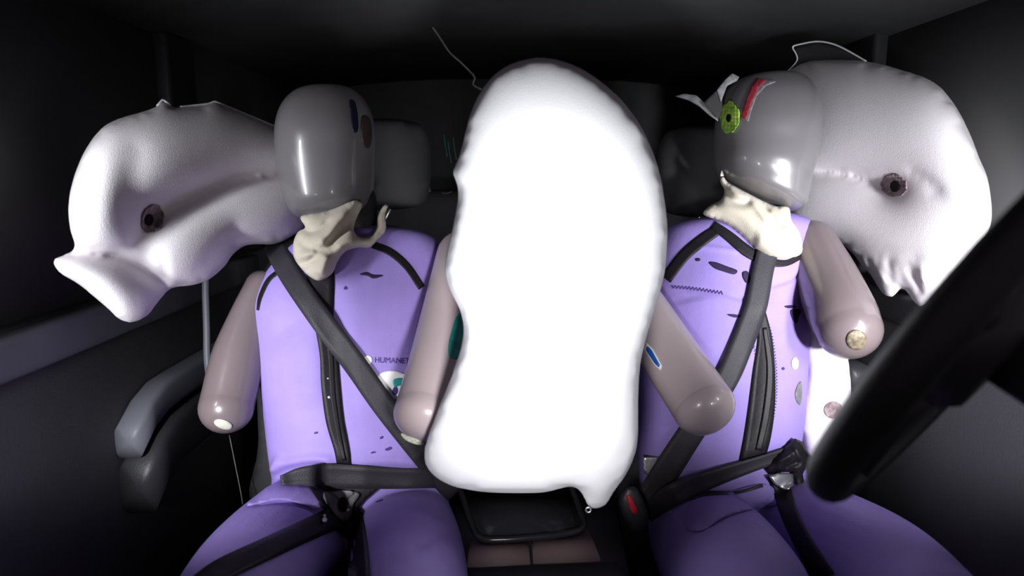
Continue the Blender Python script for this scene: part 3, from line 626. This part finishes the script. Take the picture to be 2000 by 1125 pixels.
dC = lambda x, y: 0.93+0.00018*(y-110)
bagC = obj('bag', remesh(inflate(oC, dC, 0.075, 0.09, 11, [([(1120, 950), (1170, 940), (1225, 900), (1240, 860)], 0.05, 14)], power=0.40, folds=[([(1216, 410), (1220, 500), (1214, 600)], 9, -0.006), ([(1140, 955), (1165, 985)], 6, -0.004)]), 0.0045, 8), M['bagw'], cc)
obj('tether_ring', tube([P(1149+5*math.cos(a), 996+5*math.sin(a), 1.07) for a in np.linspace(0, 6.283, 13)[:-1]], 0.0015, 6, True), M['metal'], cc)
sb = empty('side_airbag', P(1615, 880, 1.42), 'narrow white side airbag hanging beside the right dummy under its outer arm', 'airbag', 'inflated airbags')
oS = [(1566, 606), (1594, 600), (1630, 640), (1655, 690), (1663, 760), (1658, 800), (1640, 850), (1610, 890), (1580, 892), (1563, 840), (1560, 790), (1570, 727)]
bagS = obj('bag', remesh(inflate(oS, lambda x, y: 1.40, 0.05, 0.04, 7, folds=[([(1590, 700), (1585, 800)], 8, 0.004), ([(1580, 840), (1615, 850)], 5, -0.003)]), 0.0045, 8), M['bag'], sb)
patch('round_patch', ell(1628, 801, 19, 17), M['vent'], bvh_of([bagS]), sb, 0.0005, 0.001, 4)

# ------------------------------------------------------------ console between the seats
def H(px, py, z):
    r = ray(px, py); t = (z-EYE.z)/r.z; return EYE+r*t
cs = empty('centre_console', (0.03, 1.1, 0.12), 'black and brown centre console at the bottom between the two seats', 'console')
def slab(name, corners, z, th, m, bev=0.004, parent=cs):
    bm = bmesh.new(); top = [bm.verts.new(H(x, y, z)) for x, y in corners]; bot = [bm.verts.new(v.co-Vector((0, 0, th))) for v in top]; n = len(top)
    bm.faces.new(top); bm.faces.new(bot[::-1])
    for i in range(n): bm.faces.new((top[i], bot[i], bot[(i+1) % n], top[(i+1) % n]))
    bmesh.ops.recalc_face_normals(bm, faces=bm.faces)
    if bev: bmesh.ops.bevel(bm, geom=bm.edges[:], offset=bev, segments=3, affect='EDGES')
    return obj(name, bm, m, parent)
slab('console_body', [(880, 930), (1190, 930), (1240, 1160), (880, 1160)], 0.475, 0.35, M['plastic'], 0.01)
slab('tray_floor', [(908, 945), (1105, 945), (1128, 1045), (928, 1052)], 0.480, 0.01, M['gloss'], 0.002)
q = [H(x, y, 0.492) for x, y in resample(cat_rom([(893, 940), (905, 975), (925, 1030), (940, 1052), (980, 1054), (1040, 1050), (1100, 1043), (1138, 1030), (1130, 990), (1112, 940)], 5), 6)]
obj('tray_rim', tube(q, 0.0062, 10), M['gloss'], cs)
slab('brown_lid', [(918, 1052), (1031, 1050), (1036, 1100), (912, 1104)], 0.482, 0.012, M['brown'], 0.003)
slab('brown_lid', [(1038, 1048), (1150, 1030), (1174, 1092), (1042, 1098)], 0.482, 0.012, M['brown'], 0.003)
slab('armrest', [(906, 1104), (1050, 1096), (1215, 1090), (1235, 1175), (895, 1180)], 0.497, 0.05, M['seat'], 0.010)

# ------------------------------------------------------------ steering wheel
sw = empty('steering_wheel', P(1950, 830, 0.50), 'large black steering wheel rising in the dark lower right corner', 'steering wheel')
Rr = 0.167; cxy = P(1912.7, 633.2, 0.5158); B3 = CM.to_3x3()
an, th_ = 0.7989, 0.9896
maj = B3 @ Vector((math.cos(an), math.sin(an), 0)); mi2 = B3 @ Vector((math.sin(an)*math.cos(th_), -math.cos(an)*math.cos(th_), -math.sin(th_)))
nrm = maj.cross(mi2).normalized()
def W(a, r, h=0): return cxy+(maj*math.cos(a)+mi2*math.sin(a))*r+nrm*h
obj('rim', tube([W(2*math.pi*k/72, Rr) for k in range(72)], 0.0165, 16, True), M['rim'], sw)
for a0 in (0.35, 2.6, 4.4):
    bm = tube([W(a0, 0.05), W(a0, 0.10, 0.006), W(a0, Rr-0.005)], [0.022, 0.016, 0.014], 12); obj('spoke', bm, M['plastic'], sw)
hb = bmesh.new(); rg = []
for r_, h_ in ((0.02, -0.03), (0.06, -0.028), (0.074, -0.015), (0.078, 0.0), (0.07, 0.016), (0.045, 0.024), (0.01, 0.026)): rg.append([W(2*math.pi*k/32, r_*(1+0.12*math.cos(3*2*math.pi*k/32)), h_) for k in range(32)])
obj('hub', rings_bm(rg), M['plastic'], sw)
obj('steering_column', tube([W(0, 0, 0.02), W(0, 0, 0.10)] if nrm.dot(VIEW) < 0 else [W(0, 0, -0.02), W(0, 0, -0.10)], 0.032, 16), M['plastic'], sw)

# ------------------------------------------------------------ loose small things
def px_tube(name, pts, r, m, label, cat, group=None):
    q = cat_rom(pts, 6); return tag(obj(name, tube([P(*a) for a in q], r, 7), m), label, cat, group)
px_tube('hanging_wire', [(818, -10, 1.75), (812, 18, 1.75), (835, 40, 1.75), (858, 72, 1.75), (878, 102, 1.75), (900, 122, 1.75), (918, 140, 1.75), (927, 152, 1.75), (924, 165, 1.75), (940, 175, 1.75)], 0.0026, M['wire'], 'thin grey wire hanging from the dark roof above the centre airbag', 'wire')
px_tube('door_pull_rod', [(402, 540, 1.55), (402, 575, 1.55), (404, 640, 1.55), (405, 700, 1.55), (410, 742, 1.55)], 0.0085, M['trim'], 'thin vertical dark rod beside the left door behind the curtain airbag', 'rod')
px_tube('loose_cable', [(798, 398, 1.6), (812, 388, 1.6), (828, 380, 1.6), (838, 372, 1.6)], 0.004, M['metal'], 'short bright metal link lying beside the left seat headrest', 'cable', )
px_tube('loose_wire', [(806, 320, 1.62), (822, 342, 1.62), (834, 356, 1.62), (841, 374, 1.62)], 0.0015, M['wire'], 'thin curved wire end above the metal link by the left headrest', 'wire')
px_tube('loose_wire', [(862, 376, 1.6), (872, 378, 1.6), (882, 374, 1.6)], 0.0015, M['wire'], 'tiny pale wire tip beside the centre airbag edge', 'wire')
for k, (x, y) in enumerate(((866, 262), (874, 275), (884, 268))):
    px_tube('green_strand', [(x, y, 1.62), (x+3, y+22, 1.62), (x+7, y+44, 1.62)], 0.0022, M['greend'], 'short dull green strand in the dark left of the centre airbag', 'strand', 'green strands in the dark')
px_tube('trailing_wire', [(448, 850, 1.5), (458, 900, 1.48), (470, 960, 1.46), (474, 985, 1.45)], 0.0012, M['wire'], 'thin dark wire hanging down below the outer arm of the left dummy', 'wire')
